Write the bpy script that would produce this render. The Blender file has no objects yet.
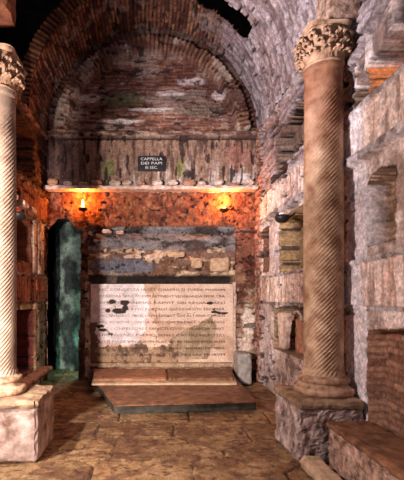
import bpy, bmesh, math, random
import numpy as np
from mathutils import Vector, Matrix, noise as mnoise
PI = math.pi
random.seed(7)
SC = bpy.context.scene
COL = SC.collection
# ------------------------------------------------------------------ camera
F = 400.0
cam_d = bpy.data.cameras.new('camera'); cam = bpy.data.objects.new('camera', cam_d); COL.objects.link(cam)
cam.location = (0, 0, 1.4); cam.rotation_euler = (PI/2, 0, 0)
cam_d.sensor_fit = 'HORIZONTAL'; cam_d.sensor_width = 36; cam_d.lens = F/404*36
cam_d.shift_x = 52/404; cam_d.shift_y = 57/404; cam_d.clip_end = 60
SC.camera = cam
# ------------------------------------------------------------------ world, lights, exposure
w = bpy.data.worlds.new('world'); SC.world = w; w.use_nodes = True
w.node_tree.nodes['Background'].inputs[0].default_value = (.62, .56, .68, 1)
w.node_tree.nodes['Background'].inputs[1].default_value = .24
SC.view_settings.view_transform = 'Standard'; SC.view_settings.look = 'None'
SC.view_settings.gamma = 1; SC.view_settings.use_curve_mapping = False
SC.view_settings.exposure = 0.28
def lamp(name, kind, loc, energy, col, size=.1, target=None, spot=None, blend=.5):
    d = bpy.data.lights.new(name, kind); o = bpy.data.objects.new(name, d); COL.objects.link(o)
    d.energy = energy; d.color = col; o.location = loc
    if kind == 'AREA': d.size = size
    else: d.shadow_soft_size = size
    if kind == 'SPOT': d.spot_size = spot; d.spot_blend = blend
    if target: o.rotation_euler = (Vector(target)-Vector(loc)).to_track_quat('-Z', 'Y').to_euler()
    return o
lamp('key_light', 'SPOT', (-1.62, .75, 1.5), 1100, (1, .88, .82), .05, (-.1, 6.75, 1.8), math.radians(50), .25)
lamp('front_light', 'SPOT', (-1.7, .6, 1.35), 270, (1, .88, .80), .05, (-.75, 3.4, .2), math.radians(50), .8)
lamp('side_light', 'POINT', (-1.70, 2.25, 2.2), 290, (1, .87, .84), .05)
lamp('vault_light', 'SPOT', (-1.3, 2.2, 2.6), 620, (.95, .88, .95), .12, (1.9, 5.6, 4.4), math.radians(72), .8)
lamp('passage_light', 'POINT', (-1.0, 7.2, .55), 11, (.35, 1, .80), .08)
lamp('passage_sky_light', 'POINT', (-1.35, 7.3, 2.6), .35, (.5, .75, 1), .08)
# ------------------------------------------------------------------ numpy noise
def hsh(i, j, s=0):
    n = (i.astype(np.int64)*374761393 + j.astype(np.int64)*668265263 + s*1442695041) & 0xffffffff
    n = ((n ^ (n >> 13))*1274126177) & 0xffffffff
    n = (n ^ (n >> 16)) & 0xffffffff
    return n/4294967295.0
def vn(x, y, s=0):
    i = np.floor(x); j = np.floor(y); a = x-i; b = y-j
    a = a*a*(3-2*a); b = b*b*(3-2*b)
    return (hsh(i, j, s)*(1-a)+hsh(i+1, j, s)*a)*(1-b)+(hsh(i, j+1, s)*(1-a)+hsh(i+1, j+1, s)*a)*b
def fbm(x, y, s=0, o=4):
    t = 0; a = .5; n = 0
    for k in range(o):
        t = t+a*vn(x, y, s+k*17); n += a; a *= .5; x = x*2.03+5.1; y = y*2.03+1.7
    return t/n
def sst(a, b, x):
    t = np.clip((x-a)/(b-a), 0, 1); return t*t*(3-2*t)
def bricks(u, v, L, H, m, s=0, wob=.02):
    v2 = v+wob*(fbm(u*2, v*2, s)-.5)*2
    row = np.floor(v2/H); fu = u+hsh(row, row*0+3, s)*L+.01*(vn(u*9, v*9, s)-.5)
    c = np.floor(fu/L); du = np.minimum(fu-c*L, (c+1)*L-fu); dv = np.minimum(v2-row*H, (row+1)*H-v2)
    d = np.minimum(du, dv); return 1-sst(m*.3, m*.8, d), hsh(c, row, s+9)
def pits(R, C, u, v, s, thr=.66, d=.06, fx=9, fy=13, col=(48, 34, 32), where=None):
    m = sst(thr, thr+.04, fbm(u*fx, v*fy, s, 3))
    if where is not None: m = m*where
    return R+d*m, lay(C, rgb(*col), m*.9)
def rgb(r, g, b):
    return np.array([((c/255+.055)/1.055)**2.4 if c > 10 else c/255/12.92 for c in (r, g, b)])
def lay(C, col, t):
    col = np.asarray(col); t = t[..., None]
    return C*(1-t)+col*t
def flat(shape, col): return np.ones(shape+(3,))*np.asarray(col)
def L3(a): return tuple(rgb(*a))+(1,)
# ------------------------------------------------------------------ materials
def nd(nt, t, **k):
    n = nt.nodes.new(t)
    for a, b in k.items(): setattr(n, a, b)
    return n
def attr_mat(name, fine=38, bump=.6, rough=.88, dist=.01, lo2=.55, hi2=1.25):
    m = bpy.data.materials.new(name); m.use_nodes = True; nt = m.node_tree; p = nt.nodes['Principled BSDF']
    a = nd(nt, 'ShaderNodeVertexColor'); a.layer_name = 'Col'
    tc = nd(nt, 'ShaderNodeTexCoord'); n = nd(nt, 'ShaderNodeTexNoise'); n.inputs['Scale'].default_value = fine; n.inputs['Detail'].default_value = 5
    nt.links.new(tc.outputs['Object'], n.inputs['Vector'])
    r = nd(nt, 'ShaderNodeMapRange'); r.inputs[1].default_value = .3; r.inputs[2].default_value = .7; r.inputs[3].default_value = .62; r.inputs[4].default_value = 1.3
    nt.links.new(n.outputs[0], r.inputs[0])
    n2 = nd(nt, 'ShaderNodeTexNoise'); n2.inputs['Scale'].default_value = 13; n2.inputs['Detail'].default_value = 6; n2.inputs['Roughness'].default_value = .7
    nt.links.new(tc.outputs['Object'], n2.inputs['Vector'])
    r2 = nd(nt, 'ShaderNodeMapRange'); r2.inputs[1].default_value = .35; r2.inputs[2].default_value = .62; r2.inputs[3].default_value = lo2; r2.inputs[4].default_value = hi2
    nt.links.new(n2.outputs[0], r2.inputs[0]); mm = nd(nt, 'ShaderNodeMath', operation='MULTIPLY'); nt.links.new(r.outputs[0], mm.inputs[0]); nt.links.new(r2.outputs[0], mm.inputs[1])
    v = nd(nt, 'ShaderNodeVectorMath', operation='SCALE'); nt.links.new(a.outputs[0], v.inputs[0]); nt.links.new(mm.outputs[0], v.inputs['Scale'])
    nt.links.new(v.outputs[0], p.inputs['Base Color'])
    b = nd(nt, 'ShaderNodeBump'); b.inputs['Strength'].default_value = bump; b.inputs['Distance'].default_value = dist
    nt.links.new(n.outputs[0], b.inputs['Height']); nt.links.new(b.outputs[0], p.inputs['Normal'])
    p.inputs['Roughness'].default_value = rough; p.inputs['Specular IOR Level'].default_value = .25
    return m
def stone(name, c1, c2, sc=8, rough=.8, bump=.5, c3=None, stretch=(1, 1, 1), dist=.01):
    m = bpy.data.materials.new(name); m.use_nodes = True; nt = m.node_tree; p = nt.nodes['Principled BSDF']
    tc = nd(nt, 'ShaderNodeTexCoord'); mp = nd(nt, 'ShaderNodeMapping'); mp.inputs['Scale'].default_value = stretch
    nt.links.new(tc.outputs['Object'], mp.inputs[0])
    n = nd(nt, 'ShaderNodeTexNoise'); n.inputs['Scale'].default_value = sc; n.inputs['Detail'].default_value = 8; n.inputs['Roughness'].default_value = .65
    nt.links.new(mp.outputs[0], n.inputs['Vector'])
    cr = nd(nt, 'ShaderNodeValToRGB'); e = cr.color_ramp.elements
    e[0].position = .36; e[0].color = L3(c1); e[1].position = .62; e[1].color = L3(c2)
    if c3: x = e.new(.72); x.color = L3(c3)
    nt.links.new(n.outputs[0], cr.inputs[0]); nt.links.new(cr.outputs[0], p.inputs['Base Color'])
    b = nd(nt, 'ShaderNodeBump'); b.inputs['Strength'].default_value = bump; b.inputs['Distance'].default_value = dist
    nt.links.new(n.outputs[0], b.inputs['Height']); nt.links.new(b.outputs[0], p.inputs['Normal'])
    p.inputs['Roughness'].default_value = rough; p.inputs['Specular IOR Level'].default_value = .3
    return m
M = dict(
    wall=attr_mat('weathered_masonry'), floor=attr_mat('worn_paving', 60, .6, .7, .008, .68, 1.2), vault=attr_mat('vault_masonry', 50, .6),
    slab=attr_mat('inscribed_marble', 80, .15, .6, .002, .88, 1.06),
    edge=stone('dark_slab_edge', (44, 42, 38), (78, 70, 60), 9, .7, .5),
    earth=stone('dark_earth', (40, 34, 32), (70, 58, 50), 4),
    shaft=stone('fluted_marble', (140, 98, 70), (208, 176, 144), 6, .6, .35, (226, 204, 180), dist=.003),
    shaftL=stone('pale_fluted_marble', (128, 104, 88), (170, 146, 126), 5, .6, .25, (186, 164, 146), dist=.003),
    cap=stone('carved_capital_marble', (122, 88, 66), (196, 160, 130), 14, .75, .5),
    ped=stone('rubble_pedestal', (92, 72, 66), (205, 182, 172), 9, .85, .9, (225, 210, 205), dist=.02),
    pedL=stone('pale_pedestal_stone', (130, 98, 82), (214, 190, 178), 6, .85, .8, (236, 222, 216), dist=.02),
    pedcap=stone('brown_cap_stone', (104, 80, 60), (166, 138, 110), 8, .7, .5),
    brown=stone('brown_worn_slab', (84, 54, 40), (140, 98, 70), 9, .6, .6, (160, 118, 86)),
    step=stone('step_stone', (128, 82, 58), (172, 124, 92), 9, .7, .45, (190, 150, 120)),
    rub=stone('bench_rubble', (96, 70, 58), (190, 158, 138), 16, .85, .9, (215, 190, 175), dist=.02),
    marble=stone('broken_marble', (168, 134, 116), (228, 204, 190), 12, .7, .5),
    tan=stone('tan_marble', (160, 132, 104), (206, 176, 144), 10, .7, .4),
    terra=stone('terracotta', (150, 100, 76), (196, 146, 116), 12, .8, .4),
    grey=stone('grey_stone', (118, 112, 108), (162, 152, 146), 10, .8, .5),
    tuff=stone('brown_tuff', (92, 52, 38), (140, 88, 62), 9, .85, .7),
    soot=stone('dark_metal', (22, 18, 18), (44, 34, 30), 20, .5, .3),
    plaque=stone('black_plaque', (20, 18, 20), (30, 26, 28), 20, .5, .05),
    white=stone('white_lettering', (215, 208, 205), (235, 230, 228), 20, .6, .02),
    ink=stone('carved_letters', (60, 30, 28), (88, 52, 46), 20, .8, .1),
)
def glow(name, col, st):
    m = bpy.data.materials.new(name); m.use_nodes = True; p = m.node_tree.nodes['Principled BSDF']
    p.inputs['Base Color'].default_value = (*col, 1); p.inputs['Emission Color'].default_value = (*col, 1); p.inputs['Emission Strength'].default_value = st
    return m
M['bulb'] = glow('glowing_bulb', (1, .55, .15), 9)
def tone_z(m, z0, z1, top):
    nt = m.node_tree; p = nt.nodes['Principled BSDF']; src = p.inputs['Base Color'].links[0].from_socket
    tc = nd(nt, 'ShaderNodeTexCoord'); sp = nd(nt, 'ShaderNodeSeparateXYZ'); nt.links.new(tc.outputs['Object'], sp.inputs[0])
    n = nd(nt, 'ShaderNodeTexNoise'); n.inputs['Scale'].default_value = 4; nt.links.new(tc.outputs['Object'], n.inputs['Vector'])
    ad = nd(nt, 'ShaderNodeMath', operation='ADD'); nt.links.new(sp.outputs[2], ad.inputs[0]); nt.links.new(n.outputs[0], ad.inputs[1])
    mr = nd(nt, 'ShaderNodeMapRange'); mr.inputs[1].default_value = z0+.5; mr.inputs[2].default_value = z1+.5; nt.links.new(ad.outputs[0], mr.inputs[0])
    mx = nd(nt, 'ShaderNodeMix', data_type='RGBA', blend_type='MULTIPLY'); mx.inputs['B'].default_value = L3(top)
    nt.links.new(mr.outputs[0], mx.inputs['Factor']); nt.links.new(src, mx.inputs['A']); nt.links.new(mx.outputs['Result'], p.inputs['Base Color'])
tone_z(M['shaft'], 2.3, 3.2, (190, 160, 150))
M['red'] = stone('red_glass', (120, 20, 18), (160, 40, 32), 9, .2, .02)
# ------------------------------------------------------------------ object helpers
def link(name, me, mat, parent=None, smooth=False):
    o = bpy.data.objects.new(name, me); COL.objects.link(o)
    if mat: me.materials.clear(); me.materials.append(mat)
    if parent: o.parent = parent
    if smooth: me.polygons.foreach_set('use_smooth', [True]*len(me.polygons))
    return o
def tag(o, label=None, cat=None, group=None, kind=None):
    if label: o['label'] = label
    if cat: o['category'] = cat
    if group: o['group'] = group
    if kind or label: o['kind'] = kind or 'thing'
    return o
def empty(name, loc, label, cat, group=None, rz=0):
    o = bpy.data.objects.new(name, None); COL.objects.link(o); o.location = loc; o.rotation_euler = (0, 0, rz)
    o.empty_display_size = .1
    return tag(o, label, cat, group)
def from_bm(name, bm, mat, parent=None, smooth=False):
    me = bpy.data.meshes.new(name); bm.normal_update(); bm.to_mesh(me); bm.free()
    return link(name, me, mat, parent, smooth)
def field(name, us, vs, P, C, mat, keep=None, flip=False, parent=None):
    nu, nv = len(us), len(vs)
    idx = np.arange(nu*nv).reshape(nu, nv)
    q = np.stack([idx[:-1, :-1], idx[1:, :-1], idx[1:, 1:], idx[:-1, 1:]], -1).reshape(-1, 4)
    if flip: q = q[:, ::-1]
    if keep is not None: q = q[keep[:-1, :-1].reshape(-1)]
    me = bpy.data.meshes.new(name)
    me.vertices.add(nu*nv); me.vertices.foreach_set('co', P.reshape(-1).astype(np.float32))
    me.loops.add(q.size); me.loops.foreach_set('vertex_index', q.reshape(-1).astype(np.int32))
    me.polygons.add(len(q)); me.polygons.foreach_set('loop_start', (np.arange(len(q))*4).astype(np.int32))
    me.update(calc_edges=True)
    a = me.color_attributes.new('Col', 'FLOAT_COLOR', 'POINT')
    c = np.ones((nu*nv, 4), np.float32); c[:, :3] = np.clip(C.reshape(-1, 3), 0, 1); a.data.foreach_set('color', c.reshape(-1))
    me.validate()
    return link(name, me, mat, parent, True)
def rough(name, lo, hi, mat, parent=None, amp=.012, cell=.06, freq=6, bev=.012, seed=0, taper=None):
    """a worn stone block: bevelled, finely divided, displaced box"""
    lo = Vector(lo); hi = Vector(hi); d = hi-lo; bm = bmesh.new()
    n = [max(2, min(60, int(d[k]/cell))) for k in range(3)]
    verts = {}
    def V(i, j, k):
        key = (i, j, k)
        if key not in verts: verts[key] = bm.verts.new((lo.x+d.x*i/n[0], lo.y+d.y*j/n[1], lo.z+d.z*k/n[2]))
        return verts[key]
    for i in range(n[0]):
        for j in range(n[1]):
            bm.faces.new([V(i, j, 0), V(i, j+1, 0), V(i+1, j+1, 0), V(i+1, j, 0)]); bm.faces.new([V(i, j, n[2]), V(i+1, j, n[2]), V(i+1, j+1, n[2]), V(i, j+1, n[2])])
    for i in range(n[0]):
        for k in range(n[2]):
            bm.faces.new([V(i, 0, k), V(i+1, 0, k), V(i+1, 0, k+1), V(i, 0, k+1)]); bm.faces.new([V(i, n[1], k), V(i, n[1], k+1), V(i+1, n[1], k+1), V(i+1, n[1], k)])
    for j in range(n[1]):
        for k in range(n[2]):
            bm.faces.new([V(0, j, k), V(0, j, k+1), V(0, j+1, k+1), V(0, j+1, k)]); bm.faces.new([V(n[0], j, k), V(n[0], j+1, k), V(n[0], j+1, k+1), V(n[0], j, k+1)])
    for (i, j, k), v in verts.items():
        e = (i in (0, n[0]))+(j in (0, n[1]))+(k in (0, n[2]))
        q = v.co.copy()*freq+Vector((seed*3.7, seed*1.3, seed))
        off = Vector((mnoise.noise(q), mnoise.noise(q+Vector((9, 0, 0))), mnoise.noise(q+Vector((0, 9, 4)))))
        off += .5*Vector((mnoise.noise(q*2.7), mnoise.noise(q*2.7+Vector((9, 0, 0))), mnoise.noise(q*2.7+Vector((0, 9, 4)))))
        if k == 0: off.z = 0
        c = (lo+hi)/2; inw = Vector([(1 if (v.co-c)[a] > 0 else -1)*(1 if (i, j, k)[a] in (0, n[a]) else 0) for a in range(3)])
        if e >= 2: v.co -= inw*bev*(e-1)*(.5+abs(mnoise.noise(q*1.3))*1.6)
        v.co += off*amp
    if taper:
        for v in bm.verts: v.co = taper(v.co)
    return from_bm(name, bm, mat, parent, False)
def lathe(name, prof, n, mat, parent, c=(0, 0)):
    bm = bmesh.new(); R = []
    for r, z in prof: R.append([bm.verts.new((c[0]+r*math.cos(2*PI*k/n), c[1]+r*math.sin(2*PI*k/n), z)) for k in range(n)])
    for a, b in zip(R, R[1:]):
        for k in range(n): bm.faces.new([a[k], a[(k+1) % n], b[(k+1) % n], b[k]])
    bm.faces.new(R[0][::-1]); bm.faces.new(R[-1])
    return from_bm(name, bm, mat, parent, True)
def tube(bm, pts, r, n=8):
    rings = []
    for i, p in enumerate(pts):
        p = Vector(p); t = (Vector(pts[min(i+1, len(pts)-1)])-Vector(pts[max(i-1, 0)])).normalized()
        a = t.orthogonal().normalized(); b = t.cross(a)
        rr = r[i] if isinstance(r, (list, tuple)) else r
        rings.append([bm.verts.new(p+a*math.cos(2*PI*k/n)*rr+b*math.sin(2*PI*k/n)*rr) for k in range(n)])
    for A, B in zip(rings, rings[1:]):
        for k in range(n):
            bm.faces.new([A[k], A[(k+1) % n], B[(k+1) % n], B[k]])
    bm.faces.new(rings[0][::-1]); bm.faces.new(rings[-1])
YB = 6.75; XR = 1.82; XL = -1.77; S = F/YB
def bx(px): return (px-150)/S
def bz(py): return 1.4+(297-py)/S
# ------------------------------------------------------------------ STRUCTURE: back wall
def streaks(u, v, s): return fbm(u*22, v*2.2, s, 3)
xs = np.arange(XL-.1, XR+.12, .012); zs = np.arange(-.02, 6.05, .012)
U, V = np.meshgrid(xs, zs, indexing='ij'); sh = U.shape
jx = .03*(fbm(U*6, V*6, 1)-.5); jz = .03*(fbm(U*6, V*6, 2)-.5)
PX = 150+(U+jx)*S; PY = 297-(V+jz-1.4)*S
rad = np.hypot(PX-152, PY-134)
big = fbm(U*1.6, V*1.6, 5); med = fbm(U*5, V*5, 6); fin = fbm(U*25, V*25, 7, 3)
R = .015*(med-.5)+.012*(fin-.5)
j, rn = bricks(U, V, .22, .062, .022, 3)
C = flat(sh, rgb(128, 82, 66)); C = lay(C, rgb(96, 56, 46), sst(.4, .9, rn)); C = lay(C, rgb(150, 92, 66), sst(.75, 1, hsh(np.floor(rn*999), np.floor(rn*77))))
C = lay(C, rgb(160, 136, 124), j*.75*sst(.35, .6, fbm(U*3, V*9, 14))); C = lay(C, rgb(62, 38, 34), j*(1-sst(.35, .6, fbm(U*3, V*9, 14)))*.8)
lun = (PY < 136) & (rad < 86)
jit = sst(.45, .6, fbm(U*3, V*14, 11)); C = lay(C, rgb(92, 60, 54), jit*.5*lun)
pl = sst(.60, .66, fbm(U*2.2, V*6, 12)); C = lay(C, rgb(178, 158, 148), pl*.4*lun)
def blob(cx, cy, rx, ry, s=0, e=.25):
    d = np.hypot((PX-cx)/rx, (PY-cy)/ry)+(fbm(U*14, V*14, s+50)-.5)*.9
    return 1-sst(1-e, 1+e, d)
for b in ((192, 75, 13, 4), (221, 90, 9, 5), (88, 92, 13, 5), (170, 88, 16, 2.5), (120, 116, 22, 2), (150, 104, 22, 2)): C = lay(C, rgb(206, 190, 184), blob(*b)*.85)
C = lay(C, rgb(98, 96, 66), blob(122, 93, 24, 7)*.8); C = lay(C, rgb(120, 112, 96), blob(205, 105, 22, 8)*.5)
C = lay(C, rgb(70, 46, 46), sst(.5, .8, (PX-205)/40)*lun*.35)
R = np.where(lun, .20+.014*j+.03*(rn-.5)*.6+.02*(med-.5)-.02*pl, R)
# archivolt ring
ang = np.arctan2(134-PY, PX-152); ring = (PY < 136) & (rad >= 86)
arc = ang*1.62; row = np.floor(arc/.078); dv = np.minimum(arc-row*.078, (row+1)*.078-arc); jr = 1-sst(.008, .020, dv); rr = hsh(row, row*0)
Cr = flat(sh, rgb(158, 116, 92)); Cr = lay(Cr, rgb(104, 64, 52), rr*.8); Cr = lay(Cr, rgb(64, 42, 38), jr*.8)
Cr = lay(Cr, rgb(196, 176, 160), sst(.5, .6, fbm(U*4, V*4, 21))*.75); Cr = lay(Cr, rgb(88, 52, 44), sst(.5, .62, fbm(U*3, V*3, 22))*.85)
Cr = lay(Cr, rgb(84, 54, 48), sst(97, 100, rad)*.75)
C = np.where(ring[..., None], Cr, C); R = np.where(ring, .03*jr+.02*(rr-.5)+.025*(fbm(U*8, V*8, 23)-.5)+.09*(rad > 99)-.03*(rad <= 99), R)
# streaked plaster band 136-185
bn = (PY >= 136) & (PY < 192); st = streaks(U, V, 31)
Cb = flat(sh, rgb(138, 108, 92)); Cb = lay(Cb, rgb(84, 62, 54), sst(.5, .68, st)*.9); Cb = lay(Cb, rgb(192, 176, 166), sst(.52, .7, streaks(U+9, V, 33))*sst(150, 178, PY)*sst(70, 90, PX)*.8)
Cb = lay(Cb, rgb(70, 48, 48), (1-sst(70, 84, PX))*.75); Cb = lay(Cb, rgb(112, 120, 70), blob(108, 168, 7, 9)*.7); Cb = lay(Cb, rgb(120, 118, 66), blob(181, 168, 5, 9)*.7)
Cb = lay(Cb, rgb(200, 188, 184), blob(243, 178, 9, 6)*.9); Cb = lay(Cb, rgb(150, 96, 86), blob(240, 155, 14, 12)*.5)
C = np.where(bn[..., None], Cb, C); R = np.where(bn, .03+.03*(st-.5)+.015*(med-.5), R)
ledge_shade = (PY > 136.5) & (PY < 139) & (PX > 60); R = np.where(ledge_shade, .09, R); C = np.where(ledge_shade[..., None], rgb(60, 42, 38), C)  # shadow under the ledge put into the groove colour as a dark line
led = (PY > 131) & (PY < 137); R = np.where(led, -.03+.03*(fbm(U*5, V*5, 8)-.5), R); C = np.where(led[..., None], lay(flat(sh, rgb(150, 124, 108)), rgb(96, 70, 60), sst(.4, .6, fbm(U*5, V*20, 9))), C)
# orange tuff band 192-226
tf = (PY >= 192) & (PY < 227)
t1 = fbm(U*7, V*7, 41); Ct = lay(flat(sh, rgb(140, 84, 60)), rgb(98, 54, 40), sst(.38, .74, t1)); Ct = lay(Ct, rgb(180, 128, 92), sst(.58, .72, fbm(U*9, V*9, 42))*.5)
Ct = lay(Ct, rgb(50, 30, 24), (1-sst(.012, .03, np.abs(fbm(U*2.5+3, V*1.2, 43)-.5)))*.6)
C = np.where(tf[..., None], Ct, C); R = np.where(tf, .03+.05*(t1-.5)+.03*(fin-.5), R)
# lower: piers
lo = PY >= 227; p1 = fbm(U*4, V*4, 51)
Cp = lay(flat(sh, rgb(150, 116, 94)), rgb(98, 62, 48), sst(.4, .62, p1)); Cp = lay(Cp, rgb(188, 164, 146), sst(.57, .68, fbm(U*6, V*6, 52))*.6)
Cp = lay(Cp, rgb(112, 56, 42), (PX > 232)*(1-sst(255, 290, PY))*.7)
Cp = lay(Cp, rgb(222, 204, 190), blob(249, 322, 6, 18)*(PX > 236)); Cp = lay(Cp, rgb(210, 186, 170), blob(245, 345, 8, 12)*(PX > 236)*.9)
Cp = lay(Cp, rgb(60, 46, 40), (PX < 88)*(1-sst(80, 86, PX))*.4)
C = np.where(lo[..., None], Cp, C); R = np.where(lo, .03*(p1-.5)+.02*(fin-.5)+.0, R)
inn = (PX > 88) & (PX < 235)
g = inn & (PY >= 226) & (PY < 275)
g1 = fbm(U*4, V*10, 61); zt = (PY-226)/49
Cg = lay(flat(sh, rgb(128, 124, 126)), rgb(72, 62, 60), sst(.42, .62, g1)); low = sst(246, 254, PY+6*(fbm(U*3, V*3, 62)-.5))
Cg = lay(Cg, rgb(120, 84, 62), low*.8); Cg = lay(Cg, rgb(205, 176, 146), low*sst(.55, .64, fbm(U*5, V*12, 63))*.9); Cg = lay(Cg, rgb(108, 112, 124), blob(122, 267, 30, 8)*.8)
C = np.where(g[..., None], Cg, C); R = np.where(g, .16-.2*sst(0, .35, zt)+.08*(g1-.5)+.05*sst(.45, .6, zt)*0+.06*low*(fbm(U*7, V*7, 64)-.4), R)
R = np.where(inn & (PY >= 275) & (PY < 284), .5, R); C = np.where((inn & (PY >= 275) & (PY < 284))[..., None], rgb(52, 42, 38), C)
R = np.where((PX > 90) & (PX < 233) & (PY >= 283) & (PY < 363), .07, R)
mould = (PX > 85) & (PX < 90.5) & (PY > 282); R = np.where(mould, -.035, R); C = np.where(mould[..., None], lay(flat(sh, rgb(196, 178, 156)), rgb(120, 96, 76), sst(.4, .6, fbm(U*9, V*9, 71))), C)
mr = (PX > 233) & (PX < 236) & (PY > 282) & (PY < 363); R = np.where(mr, -.03, R); C = np.where(mr[..., None], rgb(196, 172, 156), C)
cr = (PY > 363) & (PY < 367) & inn; R = np.where(cr, -.05, R); C = np.where(cr[..., None], rgb(178, 148, 120), C)
# dark recess low on the right pier
hr = (PX > 234) & (PX < 256) & (PY > 371); R = np.where(hr, .3, R)
# coarse vertical crack beside the band
door = (PX > 47) & (PX < 80-2*(PY > 330)) & (PY > 219+np.maximum(0, np.abs(PX-62)-5)*1.1)
R, C = pits(R, C, U, V, 91, .66, .05, 6, 18, where=(PY < 136)*1.0+(PY > 226)*(PX < 88)*1.0+(PX > 236)*(PY > 226)*.8)
R, C = pits(R, C, U, V, 93, .70, .04, 14, 16, where=((PY > 192) & (PY < 275))*1.0)
R, C = pits(R, C, U, V, 95, .63, .03, 16, 4, where=bn*1.0)
P = np.stack([U, YB+R, V], -1)
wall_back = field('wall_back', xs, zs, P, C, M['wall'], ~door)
tag(wall_back, kind='structure')
# ------------------------------------------------------------------ side walls
def niche(R, C, u, v, u0, u1, v0, v1, dep, cb, rise=0, soft=0):
    um = (u0+u1)/2; hw = (u1-u0)/2
    m = (u > u0) & (u < u1) & (v > v0) & (v < v1-rise*((u-um)/hw)**2)
    mc = (u > u0-.014) & (u < u1+.02) & (v > v0-.012) & (v < v1+.014-rise*np.minimum(1, (u-um)**2/hw**2))
    C = np.where(mc[..., None], cb, C); R = np.where(m, dep+.02*(fbm(u*9, v*9, 77)-.5), R)
    return R, C, m
def side_wall(side):
    right = side == 'right'
    us = np.arange(1.6, YB+.02, .011); vs = np.arange(-.02, 4.2, .011)
    U, V = np.meshgrid(us, vs, indexing='ij'); sh = U.shape; s0 = 100 if right else 300
    u = U+.035*(fbm(U*5, V*5, s0+1)-.5); v = V+.03*(fbm(U*5, V*5, s0+2)-.5)
    m1 = fbm(U*4, V*4, s0+3); f1 = fbm(U*22, V*22, s0+4, 3); big = fbm(U*1.3, V*1.3, s0+5)
    base = rgb(214, 194, 184) if right else rgb(132, 84, 66)
    dark = rgb(134, 108, 94) if right else rgb(84, 50, 40)
    C = lay(flat(sh, base), dark, sst(.42, .66, m1)*.8); C = lay(C, rgb(214, 196, 190) if right else rgb(160, 120, 96), sst(.58, .7, fbm(U*7, V*7, s0+6))*.7)
    R = .03*(m1-.5)+.02*(f1-.5)
    # grey upper masonry with courses
    j, rn = bricks(u, v, .3, .09, .025, s0+7)
    up = sst(3.0, 3.15, v); Cu = lay(flat(sh, rgb(176, 162, 164) if right else rgb(104, 70, 58)), rgb(120, 104, 104) if right else rgb(70, 46, 40), rn*.9); Cu = lay(Cu, rgb(96, 82, 82) if right else rgb(60, 44, 40), j*.7)
    C = C*(1-up[..., None])+Cu*up[..., None]; R = R+up*(.02*j+.03*(rn-.5))
    # streaked bands
    for v0, v1 in ((1.33, 1.70), (2.63, 2.99)):
        b = (v > v0) & (v < v1); st = fbm(u*26, v*1.6, s0+8, 3)
        Cs = lay(flat(sh, rgb(222, 200, 188) if right else rgb(150, 92, 68)), rgb(156, 124, 110) if right else rgb(92, 50, 38), sst(.5, .66, st)*.8)
        if right: Cs = lay(Cs, rgb(196, 150, 124), sst(.5, .62, fbm(u*5, v*2, s0+9))*.35)
        C = np.where(b[..., None], Cs, C); R = np.where(b, -.035+.035*(st-.5)+.012*(f1-.5), R)
    for v0, v1, d in ((2.55, 2.63, -.075), (2.98, 3.03, -.06), (1.69, 1.73, -.055), (1.29, 1.33, -.01), (4.02, 4.09, -.05)):
        b = (v > v0) & (v < v1)
        C = np.where(b[..., None], lay(flat(sh, rgb(178, 166, 164) if right else rgb(150, 112, 92)), rgb(120, 106, 100) if right else rgb(90, 60, 50), sst(.4, .62, fbm(U*8, V*8, s0+10))), C)
        R = np.where(b, d+.05*(fbm(U*4, V*4, s0+11)-.5), R)
    jc, rc = bricks(u, v, .26, .055, .018, s0+12)
    if right:
        cb = lay(flat(sh, rgb(160, 130, 104)), rgb(104, 78, 60), rc); cb = lay(cb, rgb(84, 62, 48), jc*.7)
        cl = lay(flat(sh, rgb(168, 126, 102)), rgb(118, 80, 62), rc); cl = lay(cl, rgb(92, 66, 52), jc*.6)
        tu = lay(flat(sh, rgb(196, 120, 72)), rgb(130, 76, 46), sst(.4, .6, m1))
        R, C, _ = niche(R, C, u, v, 2.98, 3.37, 1.83, 2.42, .20, cb, .10)
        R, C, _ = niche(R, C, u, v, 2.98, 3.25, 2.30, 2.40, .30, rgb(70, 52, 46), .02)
        sl = lay(flat(sh, rgb(222, 176, 128)), rgb(186, 120, 78), sst(.4, .6, m1)); R, C, _ = niche(R, C, u, v, 1.9, 2.84, 1.78, 2.44, .06, sl, .0)
        R, C, _ = niche(R, C, u, v, 1.7, 3.33, .02, 1.17, .13, cl, .05)
        R, C, _ = niche(R, C, u, v, 1.7, 3.30, 3.04, 3.46, .42, tu, .16)
        R, C, _ = niche(R, C, u, v, 3.33, 3.56, 3.06, 3.40, .22, cb*.8, .0)
        for q in ((3.44, 3.12), (3.40, 3.30), (3.18, 3.16), (3.22, 3.3)):
            b = np.hypot((u-q[0])/.05, (v-q[1])/.05)+.6*(m1-.5) < 1; R = np.where(b, .36, R)
        # arch stones over the recess
        um = 2.5; av = v-(3.46-.16*((u-um)/.8)**2); b = (av > 0) & (av < .2) & (u < 3.5)
        st = fbm(u*16, v*1.2, s0+20, 2); C = np.where(b[..., None], lay(flat(sh, rgb(204, 188, 184)), rgb(132, 112, 106), sst(.45, .6, st)), C); R = np.where(b, -.03+.03*(st-.5), R)
        b = (av > .24) & (av < .30) & (u < 3.6); R = np.where(b, -.07, R)
        # far bay
        R, C, m = niche(R, C, u, v, 4.35, 5.62, 1.75, 2.50, .26, lay(cb, rgb(156, 128, 84), flat(sh, .4)[..., 0]), .06)
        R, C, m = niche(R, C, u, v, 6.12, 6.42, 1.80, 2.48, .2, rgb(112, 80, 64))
        R, C, m = niche(R, C, u, v, 4.35, 5.85, .66, 1.28, .24, lay(cb, rgb(150, 128, 104), flat(sh, .5)[..., 0]), .05)
        R, C, m = niche(R, C, u, v, 4.4, 5.75, 3.20, 3.78, .22, lay(cb, rgb(120, 104, 98), flat(sh, .5)[..., 0]), .12)
        R, C, m = niche(R, C, u, v, 5.3, 6.0, 3.08, 3.18, .25, rgb(64, 50, 48))
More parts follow.
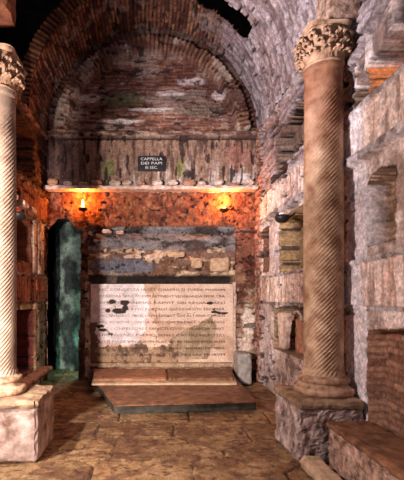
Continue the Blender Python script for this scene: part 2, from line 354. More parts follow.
        b = (u > 5.66) & (u < 6.08) & (v > 1.72) & (v < 2.5); C = np.where(b[..., None], lay(C, rgb(196, 186, 186), flat(sh, .6)[..., 0]), C)
        b = u > 6.45; jj, rj = bricks(u, v, .14, .07, .02, 5); C = np.where(b[..., None], lay(lay(flat(sh, rgb(160, 104, 80)), rgb(106, 60, 48), rj), rgb(170, 150, 140), jj*.6), C); R = np.where(b, -.04+.05*(rj-.5), R)
        b = (u > 6.0) & (u < 6.5) & (v < 1.3); C = np.where(b[..., None], lay(C, rgb(176, 160, 160), flat(sh, .4)[..., 0]), C)
        C = lay(C, rgb(226, 218, 222), ((u > 3.36) & (u < 3.72) & (v < 3.0) & (R < .04))*.75*sst(.2, .5, m1))
    else:
        cb = lay(flat(sh, rgb(124, 74, 50)), rgb(84, 48, 36), m1); cr_ = lay(flat(sh, rgb(112, 52, 44)), rgb(76, 36, 34), m1)
        R, C, m = niche(R, C, u, v, 4.6, 6.02, .32, 1.22, .26, cr_)
        R, C, m = niche(R, C, u, v, 4.5, 5.95, 1.90, 2.50, .28, cb, .08)
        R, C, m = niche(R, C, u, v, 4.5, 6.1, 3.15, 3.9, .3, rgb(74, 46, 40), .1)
        b = (u > 6.04) & (u < 6.26) & (v < 1.3); C = np.where(b[..., None], lay(flat(sh, rgb(188, 156, 118)), rgb(120, 88, 62), sst(.4, .6, m1)), C); R = np.where(b, -.04, R)
        b = (v > 1.22) & (v < 1.30) & (u < 6.3); C = np.where(b[..., None], rgb(176, 144, 112), C)
        b = (u > 6.2) & (u < 6.5) & (v > 1.75) & (v < 2.6); C = np.where(b[..., None], lay(flat(sh, rgb(196, 176, 160)), rgb(130, 104, 90), sst(.4, .6, m1)), C); R = np.where(b, -.05, R)
        b = (u > 6.0) & (u < 6.14) & (v > 1.75) & (v < 2.55); C = np.where(b[..., None], rgb(190, 166, 146), C); R = np.where(b, -.03, R)
    R, C = pits(R, C, U, V, s0+41, .66, .05, 7, 16, where=(1-.0*V) if not right else sst(3.3, 4.1, U)+(V > 3.03)*.5)
    R, C = pits(R, C, U, V, s0+43, .62, .08, 3.5, 15, where=(V > 3.03)*1.0)
    x = (XR+R) if right else (XL-R)
    P = np.stack([x, U, V], -1)
    return tag(field('wall_'+side, us, vs, P, C, M['wall'], None, right), kind='structure')
side_wall('right'); side_wall('left')
# ------------------------------------------------------------------ vaults
def vault(name, y0, y1, t0, t1, grey, slot=None, R0=1.79):
    ys = np.arange(y0, y1+.01, .015); ts = np.arange(t0, t1+.001, .0075)
    Y, T = np.meshgrid(ys, ts, indexing='ij'); sh = Y.shape; A = T*R0
    m1 = fbm(Y*5, A*5, 401); j, rn = bricks(Y, A, .26, .062, .02, 403, .015)
    C = lay(flat(sh, rgb(152, 100, 78)), rgb(74, 44, 38), rn); C = lay(C, rgb(176, 130, 98), sst(.7, 1, hsh(np.floor(rn*997), np.floor(rn*91)))*.7); C = lay(C, rgb(60, 34, 30), j*.75)
    C = lay(C, rgb(176, 160, 150), sst(.62, .7, fbm(Y*4, A*4, 405))*.4)
    j2, r2 = bricks(A, Y, .3, .085, .025, 407, .06); r2b = fbm(Y*14, A*3, 408)
    G = lay(flat(sh, rgb(196, 182, 184)), rgb(120, 98, 94), r2*.85); G = lay(G, rgb(110, 92, 92), j2*.45); G = lay(G, rgb(214, 202, 208), sst(.5, .65, m1)*.6); G = lay(G, rgb(104, 84, 84), sst(.55, .7, r2b)*.6)
    g = grey(T, Y, m1); C = C*(1-g[..., None])+G*g[..., None]
    Rr = R0+.03*(m1-.5)+(1-g)*(.02*j+.02*(rn-.5))+g*(.012*j2+.02*(r2-.5)+.04*(r2b-.5))
    Rr, C = pits(Rr, C, Y, A, 451, .67, .045, 6, 20)
    P = np.stack([.03+Rr*np.cos(T), Y, 4.17+Rr*np.sin(T)], -1)
    keep = None
    if slot is not None: keep = ~slot(T+.02*(fbm(Y*6, A*6, 409)-.5), Y+.03*(m1-.5))
    return tag(field(name, ys, ts, P, C, M['vault'], keep), kind='structure')
d2 = math.radians
vault('ceiling_rear_vault', 5.80, 6.80, 0, PI, lambda T, Y, m: sst(d2(62), d2(40), T+.5*(m-.5)) if False else 1-sst(d2(38), d2(66), T+.6*(m-.5)),
      lambda T, Y: (Y < 6.04) & (T > d2(37)) & (T < d2(68)))
vault('ceiling_front_vault', 1.2, 5.80, 0, d2(97), lambda T, Y, m: np.ones_like(T), lambda T, Y: (Y > 5.70) & (T > d2(37)) & (T < d2(68)))
# front face of the rear brick rib, seen on the left as a ragged edge
ts = np.arange(d2(78), PI, .0075); rs = np.arange(0, .20, .012)
T, Q = np.meshgrid(ts, rs, indexing='ij'); m1 = fbm(T*9, Q*9, 431); rw = np.floor(T*1.9/.07); rn = hsh(rw, rw*0, 4); jt = 1-sst(.10, .28, np.minimum(T*1.9/.07-rw, rw+1-T*1.9/.07))
C = lay(flat(T.shape, rgb(176, 118, 78)), rgb(110, 64, 46), rn); C = lay(C, rgb(36, 24, 22), jt*.9); P = np.stack([.03+(1.775+Q)*np.cos(T), 5.80-.04*rn-.03*m1+.03*jt, 4.17+(1.775+Q)*np.sin(T)], -1)
tag(field('trim_1', ts, rs, P, C, M['vault']), kind='structure')
def plain(name, lo, hi, mat, kind='structure', **k):
    return tag(rough(name, lo, hi, mat, **k), kind=kind)
# added dark shell round the chamber, keeps world light out of the vault gaps
plain('ceiling_light_block', (-5, 1.0, 7.4), (5, 11, 7.6), M['earth'], cell=.5, amp=.03)
plain('wall_light_block_left', (-3.6, 1.0, 4.22), (-3.4, 11, 7.4), M['earth'], cell=.4, amp=.05)
plain('wall_light_block_right', (3.4, 1.0, -.1), (3.6, 11, 7.4), M['earth'], cell=.4, amp=.05)
plain('wall_light_block_back', (-5, 10.8, -.1), (5, 11, 7.4), M['earth'], cell=.5, amp=.05)
plain('ceiling_light_block_left', (-3.4, 1.0, 4.14), (-1.78, 6.74, 4.24), M['earth'], cell=.3, amp=.02)
# stubs of brick arches springing above the two columns
plain('trim_2', (1.60, 3.50, 3.83), (1.86, 3.86, 5.1), M['rub'], cell=.05, amp=.03)
plain('trim_3', (-1.80, 3.52, 3.98), (-1.27, 3.86, 4.24), M['tuff'], cell=.05, amp=.03)
# ------------------------------------------------------------------ passage behind the doorway
def rockface(name, a, b, z0, z1, c1, c2, seed):
    a = Vector(a); b = Vector(b); L = (b-a).length; us = np.arange(0, L+.02, .02); vs = np.arange(z0, z1+.02, .02)
    U, V = np.meshgrid(us, vs, indexing='ij'); m = fbm(U*4, V*3, seed); n = Vector((b.y-a.y, a.x-b.x)).normalized()
    D = .16*(m-.5)+.05*(fbm(U*18, V*9, seed+1)-.5); C = lay(flat(U.shape, rgb(*c1)), rgb(*c2), sst(.4, .62, m))
    P = np.stack([a.x+(b.x-a.x)*U/L+n.x*D, a.y+(b.y-a.y)*U/L+n.y*D, V], -1)
    return tag(field(name, us, vs, P, C, M['wall']), kind='structure')
rockface('wall_passage_left', (-2.5, 6.9), (-2.5, 10.4), -.02, 2.9, (50, 44, 42), (34, 30, 30), 501)  # dark colour stands in for shade on this unlit passage side
rockface('wall_passage_back', (-1.82, 7.75), (-.6, 7.6), -.02, 2.9, (120, 136, 124), (50, 56, 54), 511)
rockface('wall_passage_right', (-1.17, 6.95), (-.6, 7.2), -.02, 2.9, (110, 92, 84), (70, 60, 56), 521)
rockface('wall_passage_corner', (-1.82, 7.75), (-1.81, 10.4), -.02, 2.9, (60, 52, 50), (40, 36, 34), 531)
rough_p = plain('ceiling_passage', (-2.6, 6.9, 2.85), (-.5, 10.5, 2.95), M['earth'], cell=.15, amp=.04)
# ------------------------------------------------------------------ floor
xs = np.arange(-2.6, 2.0, .014); ys = np.arange(1.0, 10.6, .014)
X, Y = np.meshgrid(xs, ys, indexing='ij'); wx = X+.05*(fbm(X*3, Y*3, 601)-.5); wy = Y+.05*(fbm(X*3, Y*3, 602)-.5)
GX, GY = .86, .56
ci = np.floor(wx/GX); cj = np.floor(wy/GY); d1 = np.full(X.shape, 9.); dd2 = np.full(X.shape, 9.); cid = np.zeros(X.shape)
for a in (-1, 0, 1):
    for b in (-1, 0, 1):
        I = ci+a; J = cj+b; qx = (I+.5+.5*(J % 2)-.25+.42*(hsh(I, J, 61)-.5)*1.3)*GX; qy = (J+.5+.45*(hsh(I, J, 62)-.5))*GY
        d = np.maximum(np.abs(wx-qx)/GX, np.abs(wy-qy)/GY)*.45+.06*np.hypot((wx-qx)/GX, (wy-qy)/GY)
        nw = d < d1; dd2 = np.where(nw, d1, np.minimum(dd2, d)); cid = np.where(nw, hsh(I, J, 63), cid); d1 = np.where(nw, d, d1)
joint = 1-sst(.003, .016, dd2-d1); m1 = fbm(X*5, Y*5, 605); f1 = fbm(X*22, Y*22, 606, 3)
C = lay(flat(X.shape, rgb(164, 128, 88)), rgb(118, 88, 62), cid*.9); C = lay(C, rgb(178, 146, 104), sst(.5, .65, m1)*.5); C = lay(C, rgb(112, 78, 60), sst(.5, .66, fbm(X*9, Y*12, 607))*.6)
C = lay(C, rgb(58, 38, 30), joint*.85); C = lay(C, rgb(120, 58, 42), sst(-.55, -.75, X)*sst(5.2, 4.4, Y)*.0+0*X)
C = lay(C, rgb(70, 46, 38), (1-sst(.004, .012, np.abs(fbm(X*2.6, Y*2.6, 661)-.5)))*.6)
C = lay(C, rgb(196, 168, 130), sst(.62, .7, fbm(X*6, Y*9, 663))*.35)
_, C = pits(X*0, C, X, Y, 651, .66, .02, 16, 22, (96, 68, 56)); Z = -.025*joint+.012*(cid-.5)+.022*(m1-.5)+.012*(f1-.5)
tag(field('floor', xs, ys, np.stack([X, Y, Z-.012], -1), C, M['floor']), kind='structure')

# ================================================================== THINGS
def fluted(name, r0, r1, z0, z1, mat, parent, n=34, twist=1, tw0=None):
    seg = n*7; H = z1-z0; nz = int(H/.012); us = np.arange(seg+1); vs = np.linspace(0, 1, nz)
    A, T = np.meshgrid(us/seg*2*PI, vs, indexing='ij'); z = z0+T*H
    rad = r0+(r1-r0)*T+.006*np.sin(PI*T)
    amp = .019*(1-sst(.86, .95, T))*sst(0, .012, T)
    ph = n*A+twist*z*n/ r0*.95
    rad = rad-amp*(.5+.5*np.cos(ph))**1.3+.003*(fbm(A*4, z*5, 700)-.5)
    rad = np.where((T < .015) | (T > .985), rad+.012, rad)
    P = np.stack([rad*np.cos(A), rad*np.sin(A), z], -1)
    C = np.ones(A.shape+(3,))
    o = field(name, us, vs, P, C, mat, parent=parent)
    return o
def leaf(name, parent, a, z0, h, rb, rt, wid, mat):
    bm = bmesh.new(); nu, nv = 8, 10; G = []
    for j in range(nv+1):
        t = j/nv; row = []
        out = rb+(rt-rb)*t**1.8+.045*max(0, t-.6)/.4; zz = z0+h*(t if t < .85 else .85+.15*math.sin((t-.85)/.15*PI)*.6-.0*(t-.85))
        if t > .9: zz -= (t-.9)*h*.9
        wd = wid*(.75+.5*math.sin(t*PI*.75))*(1-.55*max(0, t-.75)/.25)*(1+.16*math.cos(t*PI*7))
        for i in range(nu+1):
            s = (i/nu-.5)*2; an = a+s*wd/out*.5
            r = out+.014*(1-s*s)+.006*math.cos(s*PI*3)
            row.append(bm.verts.new((r*math.cos(an), r*math.sin(an), zz-.012*abs(s))))
        G.append(row)
    for j in range(nv):
        for i in range(nu): bm.faces.new([G[j][i], G[j][i+1], G[j+1][i+1], G[j+1][i]])
    o = from_bm(name, bm, mat, parent, True)
    s = o.modifiers.new('s', 'SOLIDIFY'); s.thickness = .012; s.offset = -1
    return o
def column(loc, zb, zs0, zs1, zc, rs, mat, label, twist, n):
    root = empty('spiral_fluted_column', loc, label, 'column', 'spiral columns flanking the chamber')
    pr = [(rs+.085, zb)]
    for k in range(9): a = -PI/2+PI*k/8; pr.append((rs+.068+.026*math.cos(a), zb+.035+.033*math.sin(a)))
    pr += [(rs+.052, zb+.072), (rs+.04, zb+.082), (rs+.034, zb+.095), (rs+.04, zb+.105)]
    for k in range(9): a = -PI/2+PI*k/8; pr.append((rs+.036+.02*math.cos(a), zb+.13+.024*math.sin(a)))
    pr += [(rs+.022, zb+.158), (rs+.016, zs0)]
    lathe('base', pr, 48, M['cap'], root)
    fluted('shaft', rs, rs*.96, zs0, zs1, mat, root, n, twist)
    hc = zc-zs1; rt = rs*.96
    cp = lathe('capital', [(rt+.004, zs1), (rt+.016, zs1+.01), (rt+.016, zs1+.025), (rt-.01, zs1+.03), (rt-.012, zs1+hc*.5), (rt+.012, zs1+hc*.75), (rt+.04, zs1+hc*.88), (rt+.03, zs1+hc*.9)], 40, M['cap'], root)
    for k in range(12):
        leaf('acanthus_leaf', cp, k*PI/6+PI/12, zs1+.02, hc*.30, rt-.008, rt+.016, .085, M['cap'])
        leaf('acanthus_leaf', cp, k*PI/6, zs1+.03, hc*.50, rt-.006, rt+.024, .08, M['cap'])
        leaf('acanthus_leaf', cp, k*PI/6+PI/12, zs1+.05, hc*.66, rt-.004, rt+.03, .07, M['cap'])
    for k in range(4):
        bm = bmesh.new(); a0 = k*PI/2+PI/4; pts = []
        for q in range(26):
            t = q/25*2.6*PI; rr = .03*(1-q/32); pts.append(Vector((rt+.036+rr*math.cos(t+PI*.5), 0, zc-hc*.21+rr*math.sin(t+PI*.5))))
        pts = [Vector((rt+.0, 0, zs1+hc*.5)), Vector((rt+.02, 0, zs1+hc*.66))]+pts
        pts = [Matrix.Rotation(a0, 3, 'Z') @ p for p in pts]; tube(bm, pts, .012, 6)
        from_bm('volute', bm, M['cap'], cp, True)
    bm = bmesh.new(); rings = []
    for z, g in ((zc-hc*.11, .94), (zc-hc*.05, 1.0), (zc-hc*.045, .97), (zc, 1.02)):
        ring = []
        for k in range(48):
            a = 2*PI*k/48+PI/4; c4 = math.cos(2*(a-PI/4))**2
            r = (rt+.085-.055*math.sin(2*(a))**2*1.0 if False else rt+.028+.05*abs(math.cos(2*(a-PI/4+PI/4)+PI/2))**3)*g
            ring.append(bm.verts.new((r*math.cos(a), r*math.sin(a), z)))
        rings.append(ring)
    for A, B in zip(rings, rings[1:]):
        for k in range(48): bm.faces.new([A[k], A[(k+1) % 48], B[(k+1) % 48], B[k]])
    bm.faces.new(rings[0][::-1]); bm.faces.new(rings[-1])
    from_bm('abacus', bm, M['cap'], cp)
    return root
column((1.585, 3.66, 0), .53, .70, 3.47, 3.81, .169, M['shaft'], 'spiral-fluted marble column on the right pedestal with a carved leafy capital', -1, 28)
column((-1.40, 3.66, 0), .53, .70, 3.25, 3.60, .170, M['shaftL'], 'pale spiral-fluted marble column at the left edge, cut off by the frame', -1, 28)
def pedestal(lo, hi, label, seed, mat, am, fr):
    r = empty('column_pedestal', ((lo[0]+hi[0])/2, (lo[1]+hi[1])/2, 0), label, 'pedestal', 'rough pedestals under the columns')
    inv = Vector((-(lo[0]+hi[0])/2, -(lo[1]+hi[1])/2, 0)); l = Vector((lo[0], lo[1], 0))+inv; h = Vector((hi[0], hi[1], 0))+inv
    rough('block', (l.x+.015, l.y+.015, .0), (h.x-.01, h.y-.015, .475), mat, r, amp=am, cell=.022, freq=fr, bev=.014, seed=seed)
    rough('cap_slab', (l.x-.005, l.y-.01, .462), (h.x, h.y, .53), M['pedcap'], r, amp=.012, cell=.028, freq=9, bev=.01, seed=seed+1)
    return r
pedestal((1.225, 3.33), (1.80, 3.99), 'rough rubble pedestal with a brown cap slab beneath the right column', 3, M['ped'], .024, 13)
pedestal((-1.74, 3.35), (-.94, 3.97), 'pinkish white stone pedestal beneath the left column', 8, M['pedL'], .012, 7)
# masonry bench and kerb at lower right
b = empty('masonry_bench', (1.60, 2.5, 0), 'low masonry bench topped by a brown slab along the right wall', 'bench')
rough('bench_body', (-.165, -.9, .0), (.20, .72, .36), M['rub'], b, amp=.02, cell=.025, freq=14, seed=5)
rough('top_slab', (-.18, -.9, .345), (.205, .76, .40), M['brown'], b, amp=.008, cell=.035, freq=8, bev=.01, seed=6)
tag(rough('stone_kerb', (1.235, 1.6, 0), (1.405, 3.32, .10), M['tan'], amp=.01, cell=.035, bev=.012), 'low brown stone kerb running in front of the masonry bench', 'kerb')
# altar platform
def poly_slab(name, pts, z0, z1, mat, label, cat, group=None, seed=0, amp=.005):
    bm = bmesh.new(); A, B, Cc, Dd = [Vector(p) for p in pts]; n, m = 30, 14; top = []; bot = []
    for i in range(n+1):
        rt, rb = [], []
        for j in range(m+1):
            u, v = i/n, j/m; p = A.lerp(B, u).lerp(Dd.lerp(Cc, u), v)
            e = (i in (0, n))+(j in (0, m)); q = Vector((p.x*7, p.y*7, seed)); nz = mnoise.noise(q)
            c = (A+B+Cc+Dd)/4; pe = p-(p-c).normalized()*(abs(mnoise.noise(q*2))*.02 if e else 0)
            rt.append(bm.verts.new((pe.x, pe.y, z1+nz*amp-(.008 if e else 0)))); rb.append(bm.verts.new((pe.x, pe.y, z0)))
        top.append(rt); bot.append(rb)
    for i in range(n):
        for j in range(m): bm.faces.new([top[i][j], top[i+1][j], top[i+1][j+1], top[i][j+1]]); bm.faces.new([bot[i][j], bot[i][j+1], bot[i+1][j+1], bot[i+1][j]])
        bm.faces.new([bot[i][0], bot[i+1][0], top[i+1][0], top[i][0]]); bm.faces.new([bot[i+1][m], bot[i][m], top[i][m], top[i+1][m]])
    for j in range(m): bm.faces.new([bot[0][j+1], bot[0][j], top[0][j], top[0][j+1]]); bm.faces.new([bot[n][j], bot[n][j+1], top[n][j+1], top[n][j]])
    return tag(from_bm(name, bm, mat), label, cat, group)
def g(px, py, z):   # where the line through a pixel meets height z
    D = (1.4-z)*F/(py-297); return ((px-150)*D/F, D)
pbase = poly_slab('platform_base', [g(114.5, 405, .11)+(0,), g(256.5, 401, .11)+(0,), (1.36, 6.66, 0), (-1.0, 6.66, 0)], .0, .108, M['edge'], 'dark grey footing course under the large brown platform slab', 'footing')
pslab = poly_slab('platform_slab', [g(114, 405, .13)+(0,), g(257, 401, .13)+(0,), (1.36, 6.60, 0), (-1.0, 6.60, 0)], .110, .13, M['brown'], 'large brown stone slab forming the low step in front of the inscription', 'step slab', seed=2)
pbase.parent = pslab; pbase.name = 'footing'; pbase['label'] = 'dark grey footing course under the brown slab'; del pbase['category']; del pbase['kind']
poly_slab('bedding_stone', [(-.84, 5.74, 0), (1.26, 5.76, 0), (1.38, 6.68, 0), (-.93, 6.68, 0)], .132, .165, M['tan'], 'pale stone bedding strip under the two upper step slabs', 'bedding stone', seed=4)
poly_slab('step_slab', [(-.83, 5.86, 0), (.245, 5.87, 0), (.26, 6.68, 0), (-.94, 6.68, 0)], .167, .21, M['step'], 'left of the two upper reddish step slabs below the inscription', 'step slab', 'upper step slabs', 5)
poly_slab('step_slab', [(.27, 5.87, 0), (1.22, 5.90, 0), (1.38, 6.68, 0), (.285, 6.68, 0)], .167, .215, M['brown'], 'right of the two upper reddish step slabs below the inscription', 'step slab', 'upper step slabs', 6)
tag(rough('stone_block', (1.40, 6.36, 0), (1.62, 6.72, .50), M['grey'], amp=.01, cell=.03), 'squared grey stone block at the right end of the platform', 'block')
# inscribed marble slab
x0, x1, z0, z1 = bx(91), bx(233), bz(362), bz(284)
us = np.arange(x0, x1, .009); vs = np.arange(z0, z1, .009); U, V = np.meshgrid(us, vs, indexing='ij'); PX = 150+U*S; PY = 297-(V-1.4)*S
n1 = fbm(U*5, V*5, 801); n2 = fbm(U*14, V*14, 802)
C = lay(flat(U.shape, rgb(222, 190, 168)), rgb(190, 154, 130), sst(.4, .65, n1))
e = (PX+8*(n1-.5)+4*(n2-.5)) < 150-.2*np.abs(PY-306)-np.maximum(0, PY-330)*.5+7*(fbm(U*9, V*9, 812)-.5)
wl = e & (PY+14*(n1-.5) < 346-.1*(150-PX)); C = np.where(wl[..., None], lay(flat(U.shape, rgb(246, 230, 228)), rgb(222, 202, 200), sst(.5, .7, n2)), C)
wt = (PX > 160) & (PY < 320+8*(n1-.5)); C = np.where(wt[..., None], lay(C, rgb(232, 206, 190), np.full(U.shape, .5)), C)
gr = (PY > 318+(208-PX)*.55+5*(n2-.5)) & (PX > 170) & (PX < 216-.25*(PY-325)+14*(n1-.5)+8*(n2-.5)) & (PY < 359); C = np.where(gr[..., None], lay(flat(U.shape, rgb(176, 150, 122)), rgb(150, 126, 100), sst(.4, .6, n2)), C)
lowp = (PY+16*(n1-.5)+6*(n2-.5) > 345); C = np.where((lowp & (PX < 178))[..., None], lay(flat(U.shape, rgb(166, 134, 104)), rgb(104, 78, 60), sst(.42, .6, n2)), C)
lowl = (PX < 97+10*(n2-.5)) & (PY > 322); C = np.where(lowl[..., None], rgb(120, 92, 72), C)
R = -.012*wl+.008*gr+.006*(n2-.5)
for (cx, cy, rx, ry) in ((118, 311, 7, 2.2), (113, 302, 4, 2), (124, 303, 5, 2.5), (108, 311, 3, 2), (126, 308, 3, 2.5), (104, 330, 4, 1.5), (100, 326, 4, 1.5), (110, 334, 3, 1.4), (210, 303, 3, 1.5), (222, 313, 5, 1.3), (214, 312, 4, 1.2)):
    b = np.hypot((PX-cx)/rx, (PY-cy)/ry)+1.2*(n2-.5) < 1; C = np.where(b[..., None], rgb(48, 32, 30), C); R = np.where(b, .008, R)
ck = np.zeros(U.shape, bool)
for (ax, ay, bx_, by_) in ((152, 284, 158, 330), (158, 330, 150, 361), (158, 318, 232, 306), (96, 324, 112, 336), (176, 338, 208, 322), (104, 301, 128, 313)):
    tt = np.clip(((PX-ax)*(bx_-ax)+(PY-ay)*(by_-ay))/((bx_-ax)**2+(by_-ay)**2), 0, 1); ck |= np.hypot(PX-ax-tt*(bx_-ax)+5*(n1-.5), PY-ay-tt*(by_-ay)+5*(n2-.5)) < .45
if True: C = np.where(ck[..., None], rgb(110, 80, 68), C); R = R+.008*ck
ins = empty('inscribed_slab', ((x0+x1)/2, YB-.005, z0), 'large cracked marble slab carved with lines of Latin verse, whiter at left', 'inscription')
off = np.array([(x0+x1)/2, YB-.005, z0])
field('marble_face', us, vs, np.stack([U, YB-.02+R, V], -1)-off, C, M['slab'], parent=ins)
rough('backing', (x0-off[0], .0, 0), (x1-off[0], .055, z1-z0), M['tan'], ins, amp=0, cell=.2, bev=0)
def text_mesh(s, size=.1):
    cu = bpy.data.curves.new('t', 'FONT'); cu.body = s; cu.size = size; cu.extrude = .001; cu.offset = -.012*size; cu.resolution_u = 2
    o = bpy.data.objects.new('t', cu); COL.objects.link(o); bpy.context.view_layer.update()
    me = bpy.data.meshes.new_from_object(o.evaluated_get(bpy.context.evaluated_depsgraph_get())); bpy.data.objects.remove(o)
    return me
def lettering(name, lines, cx, ztop, step, cap, maxw, y, mat, parent, widths=None, wonk=0, left=False):
    bm = bmesh.new()
    for k, s in enumerate(lines):
        me = text_mesh(s, cap/.7); vs = [v.co.copy() for v in me.vertices]
        a = min(v.x for v in vs); b = max(v.x for v in vs); W = widths[k] if widths else maxw
        f = W/(b-a); o0 = len(bm.verts)
        nv = [bm.verts.new(((cx-W/2 if not left else cx-maxw/2)+(v.x-a)*f, y-v.z, ztop-step*k-cap+v.y+wonk*math.sin(v.x*3+k))) for v in vs]
        bm.verts.ensure_lookup_table()
        for p in me.polygons:
            try: bm.faces.new([nv[i] for i in p.vertices])
            except ValueError: pass
    return from_bm(name, bm, mat, parent)
VERSE = ["HIC CONGESTA IACET QVAERIS SI TVRBA PIORVM", "CORPORA SANCTORVM RETINENT VENERANDA SEPVLCRA", "SVBLIMES ANIMAS RAPVIT SIBI REGIA CAELI", "HIC COMITES XYSTI PORTANT QVI EX HOSTE TROPAEA",
         "HIC NVMERVS PROCERVM SERVAT QVI ALTARIA CHRISTI", "HIC POSITVS LONGA VIXIT QVI IN PACE SACERDOS", "HIC CONFESSORES SANCTI QVOS GRAECIA MISIT", "HIC IVVENES PVERIQ SENES CASTIQ NEPOTES",
         "QVIS MAGE VIRGINEVM PLACVIT RETINERE PVDOREM", "HIC FATEOR DAMASVS VOLVI MEA CONDERE MEMBRA", "SED CINERES TIMVI SANCTOS VEXARE PIORVM"]
lettering('carved_lettering', VERSE, 0, z1-z0-.075, .109, .043, 2.10, -.031, M['ink'], ins, wonk=.002)
# black plaque
pq = empty('wall_plaque', (bx(151.5), YB-.03, bz(172)), 'small black plaque with white lettering above the marble-strewn ledge', 'sign')
rough('board', (-.23, -.02, 0), (.23, .01, .26), M['plaque'], pq, amp=.002, cell=.06, bev=.004)
lettering('plaque_lettering', ["CAPPELLA", "DEI PAPI", "III SEC."], 0, .225, .072, .045, .36, -.026, M['white'], pq, [.36, .35, .2])
# marble ledge across the back wall
lg = tag(rough('marble_ledge', (bx(46), YB-.19, bz(192)), (bx(256), YB+.02, bz(188)), M['marble'], amp=.014, cell=.03, freq=9, bev=.01), 'long uneven ledge of mortared marble across the back wall', 'ledge')
random.seed(11)
where = ['at the far left end', 'second from the left end', 'third from the left end', 'above the left lamp', 'right of the left lamp', 'left below the black plaque', 'directly below the black plaque', 'just right of the black plaque', 'at mid ledge right of the plaque',
         'halfway between plaque and right lamp', 'left above the right lamp', 'directly above the right lamp', 'near the right end', 'at the far right end']
for k in range(14):
    cx = 54+k*14.8+random.uniform(-2, 2); wd = random.uniform(.14, .2)/2; h = random.uniform(.05, .10); a = bx(cx)
    tag(rough('marble_fragment', (a-wd, YB-.14+random.uniform(0, .03), bz(188)+.022), (a+wd, YB-.01, bz(188)+.022+h), M['marble'] if k % 3 else M['terra'], amp=.02, cell=.03, freq=11, bev=.02, seed=k), ('broken pale marble piece on the back wall ledge, ' if k % 3 else 'broken reddish brick piece on the back wall ledge, ')+where[k], 'marble fragment' if k % 3 else 'brick fragment', 'broken pieces set along the back wall ledge')
# stones lodged on the grey sill of the niche
for k, (px, py, w_, h_, lb) in enumerate(((91, 234, .07, .06, 'small round pale stone on the grey niche sill, leftmost of the row'), (96, 241, .08, .05, 'small pale stone lower on the grey niche sill at left'), (107, 232, .16, .05, 'flat arched pale stone on the grey niche sill'), (120, 233, .14, .05, 'flat pale stone right of the arched one on the niche sill'),
                                          (106, 251, .07, .05, 'small pale stone low on the grey sill at left'), (133, 257, .3, .06, 'broken pale cornice piece at left above the dark gap'), (155, 257, .3, .06, 'broken pale cornice piece in the middle above the dark gap'), (176, 255, .28, .08, 'tan carved cornice piece right of centre above the dark gap'),
                                          (196, 264, .16, .15, 'squared brown stone above the dark gap, right of the cornice'), (219, 265, .32, .22, 'large squared tan stone at the right end above the dark gap'))):
    a = bx(px); zc = bz(py); tag(rough('loose_stone', (a-w_/2, YB-.11, zc-h_/2), (a+w_/2, YB+.14, zc+h_/2), M['marble'] if k < 7 else M['tan'], amp=.015, cell=.022, freq=12, bev=.018, seed=k+30), lb, 'stone')
# lamps on the back wall
def wall_lamp(px, py, label, e, flame):
    a, z = bx(px), bz(py); r = empty('wall_lamp', (a, YB-.02, z), label, 'lamp', 'small lamps on the back wall')
    bm = bmesh.new(); rings = []
    for k in range(7):
        t = k/6*PI/2; rr = .075*math.sin(t)+.004; rings.append([bm.verts.new((rr*math.cos(q*PI/8), -.10+rr*math.sin(q*PI/8), -.055*math.cos(t)-.01)) for q in range(16)])
    for k in range(7):
        t = PI/2-k/6*PI/2; rr = .066*math.sin(t)+.003; rings.append([bm.verts.new((rr*math.cos(q*PI/8), -.10+rr*math.sin(q*PI/8), -.045*math.cos(t)-.008)) for q in range(16)])
    for A, B in zip(rings, rings[1:]):
        for q in range(16): bm.faces.new([A[q], A[(q+1) % 16], B[(q+1) % 16], B[q]])
    bm.faces.new(rings[-1]); bm.faces.new(rings[0][::-1]); from_bm('cup', bm, M['soot'], r, True)
    bm = bmesh.new(); tube(bm, [(0, .05, -.02), (0, .0, -.05), (0, -.05, -.06), (0, -.10, -.055)], .01); from_bm('bracket', bm, M['soot'], r, True)
    h = .13 if flame else .03
    pr = [(.004, -.03), (.022, -.015), (.03, .005), (.024, h*.45), (.012, h*.8), (.002, h)]
    lathe('bulb', pr, 12, M['bulb'], r, (0, -.10)); l = lamp('glow', 'POINT', (a, YB-.13, z+.15), e, (1, .30, .05), .03); l.name = 'wall_lamp_light'
wall_lamp(84, 209, 'small lamp with a bright flame-like glow above the doorway side of the back wall', 24, True)
wall_lamp(223, 210, 'small dark cup lamp glowing orange on the right of the back wall', 28, False)
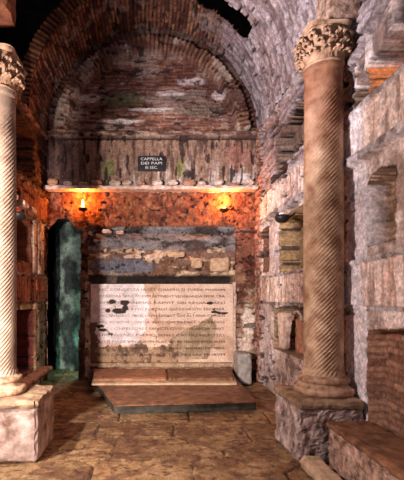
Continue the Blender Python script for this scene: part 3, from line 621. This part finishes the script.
# dark lamps on the side ledges
def ledge_lamp(x, y, z, side, label, mat):
    r = empty('ledge_lamp', (x, y, z), label, 'lamp', 'dark lamps fixed under the side ledges')
    lathe('housing', [(.01, -.075), (.05, -.07), (.085, -.04), (.095, -.005), (.085, .02), (.04, .03)], 18, M['soot'], r)
    lathe('lens', [(.035, .028), (.04, .035), (.03, .055), (.01, .062)], 14, mat, r)
    bm = bmesh.new(); tube(bm, [(side*.17, 0, .05), (side*.1, 0, .0), (0, 0, -.07)], .012); from_bm('bracket', bm, M['soot'], r, True)
ledge_lamp(1.70, 5.15, 2.43, 1, 'dark round lamp with a pale lens under the right wall ledge', M['white'])
ledge_lamp(-1.65, 5.02, 2.44, -1, 'dark lamp with a red lens under the left wall ledge beside the column', M['red'])
# fragments in the niche low on the right wall
def shard(name, x, y, z, w_, h, mat, label, top=1.0, bot=.45, seed=0):
    def tp(c):
        t = c.z/h; f = bot+(top-bot)*t**.7; cv = .06*(1-(c.y/(w_/2))**2)
        return Vector((c.x-cv, c.y*f, c.z))
    o = rough(name, (-.025, -w_/2, 0), (.025, w_/2, h), mat, amp=.012, cell=.022, freq=12, bev=.02, seed=seed, taper=tp)
    o.location = (x, y, z); return tag(o, label, 'sculpture fragment')
shard('relief_fragment', 1.90, 5.60, .68, .50, .50, M['marble'], 'pale carved marble fragment, narrow at the foot, in the low right wall niche', seed=3)
shard('curved_tile', 1.94, 5.05, .68, .36, .46, M['terra'], 'curved reddish tile standing in the low right wall niche', .9, .9, seed=4)
ar = bmesh.new(); tube(ar, [(1.86, 5.05+.15*math.cos(t*PI/10), 1.10+.12*math.sin(t*PI/10)) for t in range(11)], .02); tag(from_bm('arched_moulding', ar, M['marble'], None, True), 'small arched pale moulding above the curved reddish tile', 'moulding')
# fallen stones on the left ledge
for k, (y, z, lb) in enumerate(((5.0, 2.635, 'pale broken stone on the left wall ledge nearest the column'), (5.45, 2.635, 'pale broken stone in the middle of the left wall ledge'), (5.85, 2.635, 'pale broken stone on the left wall ledge nearest the back wall'))):
    tag(rough('ledge_stone', (-1.80, y-.11, z-.02), (-1.68, y+.11, z+.08), M['marble'], amp=.015, cell=.022, bev=.02, seed=k+60), lb, 'stone', 'broken stones on the left ledge')
# step under the low left niche
tag(rough('sloping_slab', (-1.75, 4.6, .22), (-1.55, 6.45, .30), M['tuff'], amp=.014, cell=.04, bev=.015), 'dark brown slab under the low niche of the left wall', 'slab')
